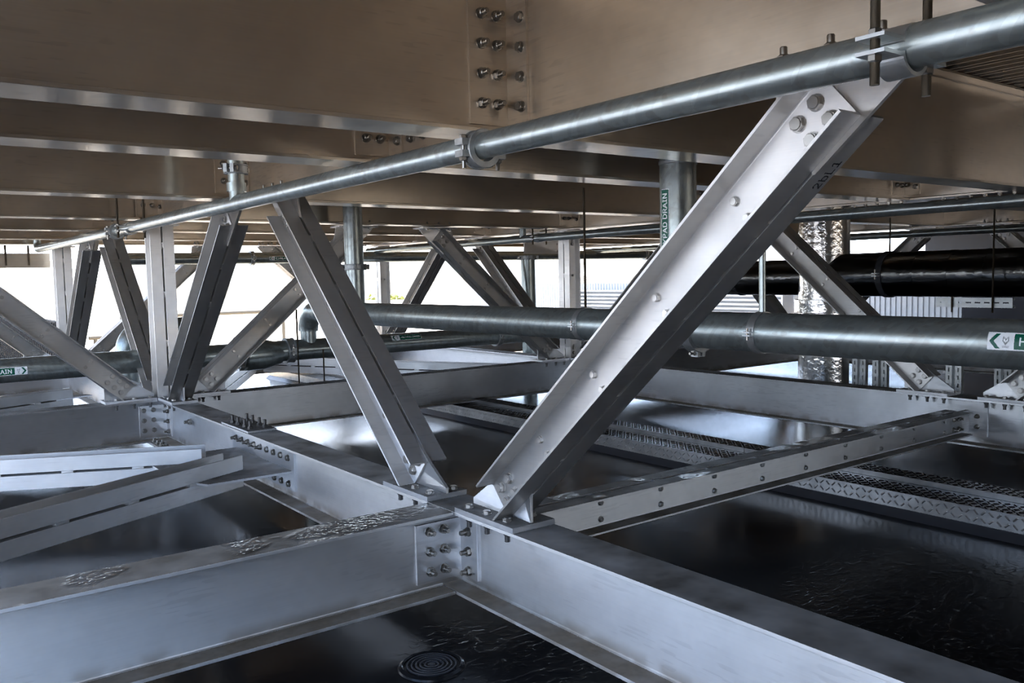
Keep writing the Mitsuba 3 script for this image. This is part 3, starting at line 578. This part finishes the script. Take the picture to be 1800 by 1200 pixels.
# slotted strut posts by the duct
def slotted(L, w=0.041, dpt=0.041, slot=0.04, pitch=0.075):   # open strut channel along +x, slots in its back (+z is the back)
    t = 0.003; m = [box(0, L, -w/2, -w/2+t, 0, dpt), box(0, L, w/2-t, w/2, 0, dpt), box(0, L, -w/2, -w/4, 0, t), box(0, L, w/4, w/2, 0, t), box(0, L, -w/2+t, -0.007, dpt-t, dpt), box(0, L, 0.007, w/2-t, dpt-t, dpt)]
    s = 0.0
    while s < L:
        m.append(box(s, min(s+pitch-slot, L), -0.007, 0.007, dpt-t, dpt)); s += pitch
    return cat(*m)
for i, (px, py) in enumerate(((8.2, 4.97), (8.6, 4.98), (8.2, 4.74), (8.2, 4.0), (8.2, 3.56))):
    k = thing('strut_post', ('first', 'second', 'third', 'fourth', 'fifth')[i]+' slotted strut post from the left, standing behind the blue-grey beam', 'strut post')
    for o in (0, 0.075):
        part(k, 'channel', frame(slotted(1.05, 0.06, 0.05), (px+0.35*o, py-o, 0.0), (0, 0, 1), (0, 1, 0), (-1, 0, 0)), 'm_strut')
    part(k, 'foot_plate', box(px-0.06, px+0.08, py-0.13, py+0.06, 0.0005, 0.008), 'm_strut')
k = thing('strut_rail', 'horizontal slotted strut rail under the black pipe near the right edge', 'strut rail')
part(k, 'channel', frame(slotted(0.75, 0.10, 0.06, 0.055, 0.09), (xc-0.3, 3.78, H-0.36), (0, 1, 0), (0, 0, 1), (-1, 0, 0)), 'm_strut')
for yy in (3.96, 4.36): part(k, 'hanger_rod', cyl((xc-0.375, yy, H-0.46), (xc-0.375, yy, UB if yy < 4 else H-0.3), 0.009, 10), 'm_rod', 35)

# ------------------------------------------------------------------ floor things
k = thing('roof_drain', 'round roof drain with concentric rings in the black floor, bottom centre', 'drain')
dx, dy = 1.790, 3.005
part(k, 'bowl', ring((dx, dy, 0.003), ZD, 0.0, 0.118, 0.005, 48, 0.001), 'm_black', 35)
part(k, 'rim', zto(lathe([(0.118, 0), (0.142, 0), (0.138, 0.008), (0.125, 0.015), (0.118, 0.010), (0.118, 0)], 48), (dx, dy, 0.0005), ZD), 'm_membrane', 35)
for r in (0.028, 0.048, 0.066, 0.084, 0.102): part(k, 'ring', ring((dx, dy, 0.010), ZD, r-0.0035, r+0.0035, 0.009, 48, 0.002), 'm_kerb', 35)
for a in range(4): part(k, 'spoke', frame(box(0.01, 0.11, -0.003, 0.003, 0.0055, 0.009), (dx, dy, 0), (math.cos(a*math.pi/2+0.5), math.sin(a*math.pi/2+0.5), 0), (-math.sin(a*math.pi/2+0.5), math.cos(a*math.pi/2+0.5), 0), (0, 0, 1)), 'm_kerb')
part(k, 'hub', zto(lathe([(0, 0.005), (0.016, 0.005), (0.016, 0.012), (0, 0.015)], 24), (dx, dy, 0), ZD), 'm_kerb', 35)
struct('trim_1', 'black upstand along the foot of the cable covers', frame(prism(sg.Polygon([(5.27, 0.0005), (5.9, 0.0005), (5.9, 0.05), (5.325, 0.05)]), 24.0), (0, -10, 0), (0, 1, 0), (1, 0, 0), (0, 0, 1)), 'm_kerb')
for nm, xa, xb, z in (('near', 5.332, 5.610, 0.155), ('far', 5.618, 5.815, 0.192)):
    k = thing('cable_cover', f'{nm} checker-plate cable cover along the black floor, behind the double channel beam', 'cable cover')
    ys = np.arange(-10, 13.9, 2.4); th = 0.004
    for y in ys:
        m = cat(box(xa, xb, y, y+2.392, z-th, z), box(xa, xa+th, y, y+2.392, 0.0505, z), box(xb-th, xb, y, y+2.392, 0.0505, z))
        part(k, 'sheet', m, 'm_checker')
    # raised tread of the plate, on the side face and on top, where it is near enough to see
    bars, cell = [], 0.046
    for face, w0, w1 in (('side', 0.058 if nm == 'near' else z-0.034, z-0.006), ('top', xa+0.008, xb-0.008)):
        for i in range(int((w1-w0)/cell)+1):
            for j in range(int(8.6/cell)):
                u, q = w0+(i+0.5)*cell, 0.6+j*cell
                if u+0.012 > w1: continue
                t = math.pi/4*(1 if (i+j) % 2 else -1); du, dq = math.sin(t)*0.019, math.cos(t)*0.019; eu, eq = math.cos(t)*0.006, -math.sin(t)*0.006
                bars.append((face, u, q, du, dq, eu, eq))
    V, Fc = [], []
    for face, u, q, du, dq, eu, eq in bars:
        b = len(V); pts = [(u-du-eu, q-dq-eq, 0), (u-du+eu, q-dq+eq, 0), (u+du+eu, q+dq+eq, 0), (u+du-eu, q+dq-eq, 0), (u-du*0.6, q-dq*0.6, 0.0045), (u+du*0.6, q+dq*0.6, 0.0045)]
        V += [(xa-h_, y_, u_) if face == 'side' else (u_, y_, z+h_) for u_, y_, h_ in pts]
        fs = [(0, 3, 5), (0, 5, 4), (2, 1, 4), (2, 4, 5), (1, 0, 4), (3, 2, 5)]
        Fc += [(b+a, b+(c_ if face == 'top' else d_), b+(d_ if face == 'top' else c_)) for a, c_, d_ in fs]
    tm = trimesh.Trimesh(V, Fc, process=False)
    kt = part(k, 'tread', tm, 'm_checker', label='raised tread pattern'); labels[kt]['kind'] = 'stuff'
# bearing stub below the left node
k = thing('bearing_stub', 'short bearing stub under the left node, standing on the floor', 'bearing')
part(k, 'stem', box(XB[0]-0.06, XB[0]+0.06, 8.0, 8.25, 0.0, ZB-0.02), 'm_alu')
part(k, 'cap', box(XB[0]-0.20, XB[0]+0.12, 7.95, 8.35, ZB-0.02, ZB-0.0005), 'm_alu')
for a in (-0.17, -0.13):
    for b in (8.0, 8.12, 8.25): bolt(k, (XB[0]+a, b, ZB-0.0005), (0, 0, 1), 'stud', 0.018)
# marker-pen figures on the back channel of the big strut
a = unit((0, -1.638, 1.465)); nrm = unit((0, -1.465, -1.638))
t = meshkit.text_mesh('2bL1', 0.034, 0.0005)
o = np.array([XB[0]+0.075, 1.575, H+0.20])
c0 = np.array([XB[0], 3.362-0.345, H-0.98]); o = c0+a*1.93+np.array([0.088, 0, 0])+nrm*0.0929
k = thing('pen_mark', 'black handwritten figures on the rear channel of the big strut', 'marking')
part(k, 'figures', frame(t, o, a, (-1, 0, 0), np.cross(a, (-1, 0, 0))), 'm_ink')

# ------------------------------------------------------------------ beyond the deck
def corrugated(L, h, pitch=0.19, dep=0.035):
    pts = []; x = 0.0
    while x < L: pts += [(x, 0), (x+pitch*0.45, 0), (x+pitch*0.55, dep), (x+pitch*0.92, dep)]; x += pitch
    line = sg.LineString([(a, b) for a, b in pts]); return trimesh.creation.extrude_polygon(line.buffer(0.004, cap_style=2, join_style=2), h)
k = thing('corrugated_screen', 'dark corrugated screen at the left edge beyond the deck', 'screen')
part(k, 'sheet', frame(corrugated(11, 1.05), (2.35, 14.9, 0.0), (0, 1, 0), (-1, 0, 0), (0, 0, 1)), 'm_screen_black')
part(k, 'capping', box(2.29, 2.37, 14.88, 26, 1.05, 1.075), 'm_screen_black')
k = thing('corrugated_screen', 'pale ribbed metal wall beyond the deck, behind the slim centre post', 'screen')
part(k, 'sheet', frame(corrugated(22, 1.30, 0.15, 0.03), (22.0, 10.5, 0.0), (0, 1, 0), (-1, 0, 0), (0, 0, 1)), 'm_screen')
k = thing('louvre_unit', 'white louvred unit in front of the pale ribbed wall', 'louvre')
part(k, 'casing', cat(box(20.9, 21.4, 21.0, 21.06, 0, 1.02), box(20.9, 21.4, 24.4, 24.46, 0, 1.02), box(20.9, 21.4, 21.0, 24.46, 1.02, 1.06), box(21.3, 21.4, 21.0, 24.4, 0, 1.02)), 'm_screen')
for i in range(7): part(k, 'slat', box(20.9, 21.05, 21.06, 24.4, 0.10+0.13*i, 0.16+0.13*i), 'm_screen')
k = thing('louvre_unit', 'second white louvred unit, right of the slim centre post', 'louvre')
part(k, 'casing', cat(box(20.9, 21.4, 15.0, 15.06, 0, 1.02), box(20.9, 21.4, 18.4, 18.46, 0, 1.02), box(20.9, 21.4, 15.0, 18.46, 1.02, 1.06), box(21.3, 21.4, 15.0, 18.4, 0, 1.02)), 'm_screen')
for i in range(7): part(k, 'slat', box(20.9, 21.05, 15.06, 18.4, 0.10+0.13*i, 0.16+0.13*i), 'm_screen')
k = thing('pipe_rail', 'thin brown pipe rail with a step, beyond the deck at left', 'rail')
yr = 16.2
part(k, 'rail', cat(*[cyl(a, b, 0.035, 12) for a, b in (((3.0, yr, 0.72), (3.55, yr, 0.72)), ((3.55, yr, 0.70), (3.55, yr, 1.05)), ((3.52, yr, 1.05), (6.6, yr, 1.05)))]), 'm_rail', 35)
for xx in (3.1, 4.6, 6.5): part(k, 'upright', cyl((xx, yr, -0.02), (xx, yr, 0.72 if xx < 3.5 else 1.05), 0.03, 12), 'm_rail', 35)
k = thing('edge_beam', 'grey edge beam hanging at the far left corner of the deck', 'beam')
part(k, 'section', box(-2.6, 2.10, 13.75, 13.85, H+0.27, H+0.47), 'm_alu_top')
for xx in (1.55, 1.83): part(k, 'rod', cyl((xx, 13.72, H+0.30), (xx, 13.72, H+0.58), 0.012, 10), 'm_rod', 35)
def tree(label, x, y, h, r, seed):
    k = thing('tree', label, 'tree'); g = np.random.default_rng(seed)
    part(k, 'trunk', cyl((x, y, -12), (x, y, h-r*0.6), 0.25, 10), 'm_bark', 35)
    V = []; 
    d = g.normal(size=(2600, 3)); d /= np.linalg.norm(d, axis=1)[:, None]
    rad = r*(0.55+0.5*meshkit.fbm(d*2.1+seed, 3))*g.uniform(0.75, 1.05, 2600)
    c = np.array([x, y, h-r*0.75])+d*rad[:, None]*np.array([1.15, 1.15, 0.8])
    a = g.normal(size=(2600, 3)); a /= np.linalg.norm(a, axis=1)[:, None]; b = np.cross(a, d); b /= np.linalg.norm(b, axis=1)[:, None]+1e-9
    s = 0.22
    V = np.stack([c-a*s, c+b*s*0.6, c+a*s, c-b*s*0.6], 1).reshape(-1, 3); i = np.arange(2600)*4
    F = np.vstack([np.stack([i, i+1, i+2], 1), np.stack([i, i+2, i+3], 1)])
    part(k, 'foliage', trimesh.Trimesh(V, F, process=False), 'm_leaf_thin')
bsdf('m_leaf_thin', {'type': 'twosided', 'bsdf': {'type': 'diffuse', 'reflectance': {'type': 'rgb', 'value': [0.42, 0.44, 0.15]}}})
tree('yellow-green tree top low on the horizon, left of centre', 34, 62, 0.6, 3.2, 3)
tree('smaller yellow-green tree top low on the horizon, right of the first', 44, 60, -0.2, 2.6, 5)
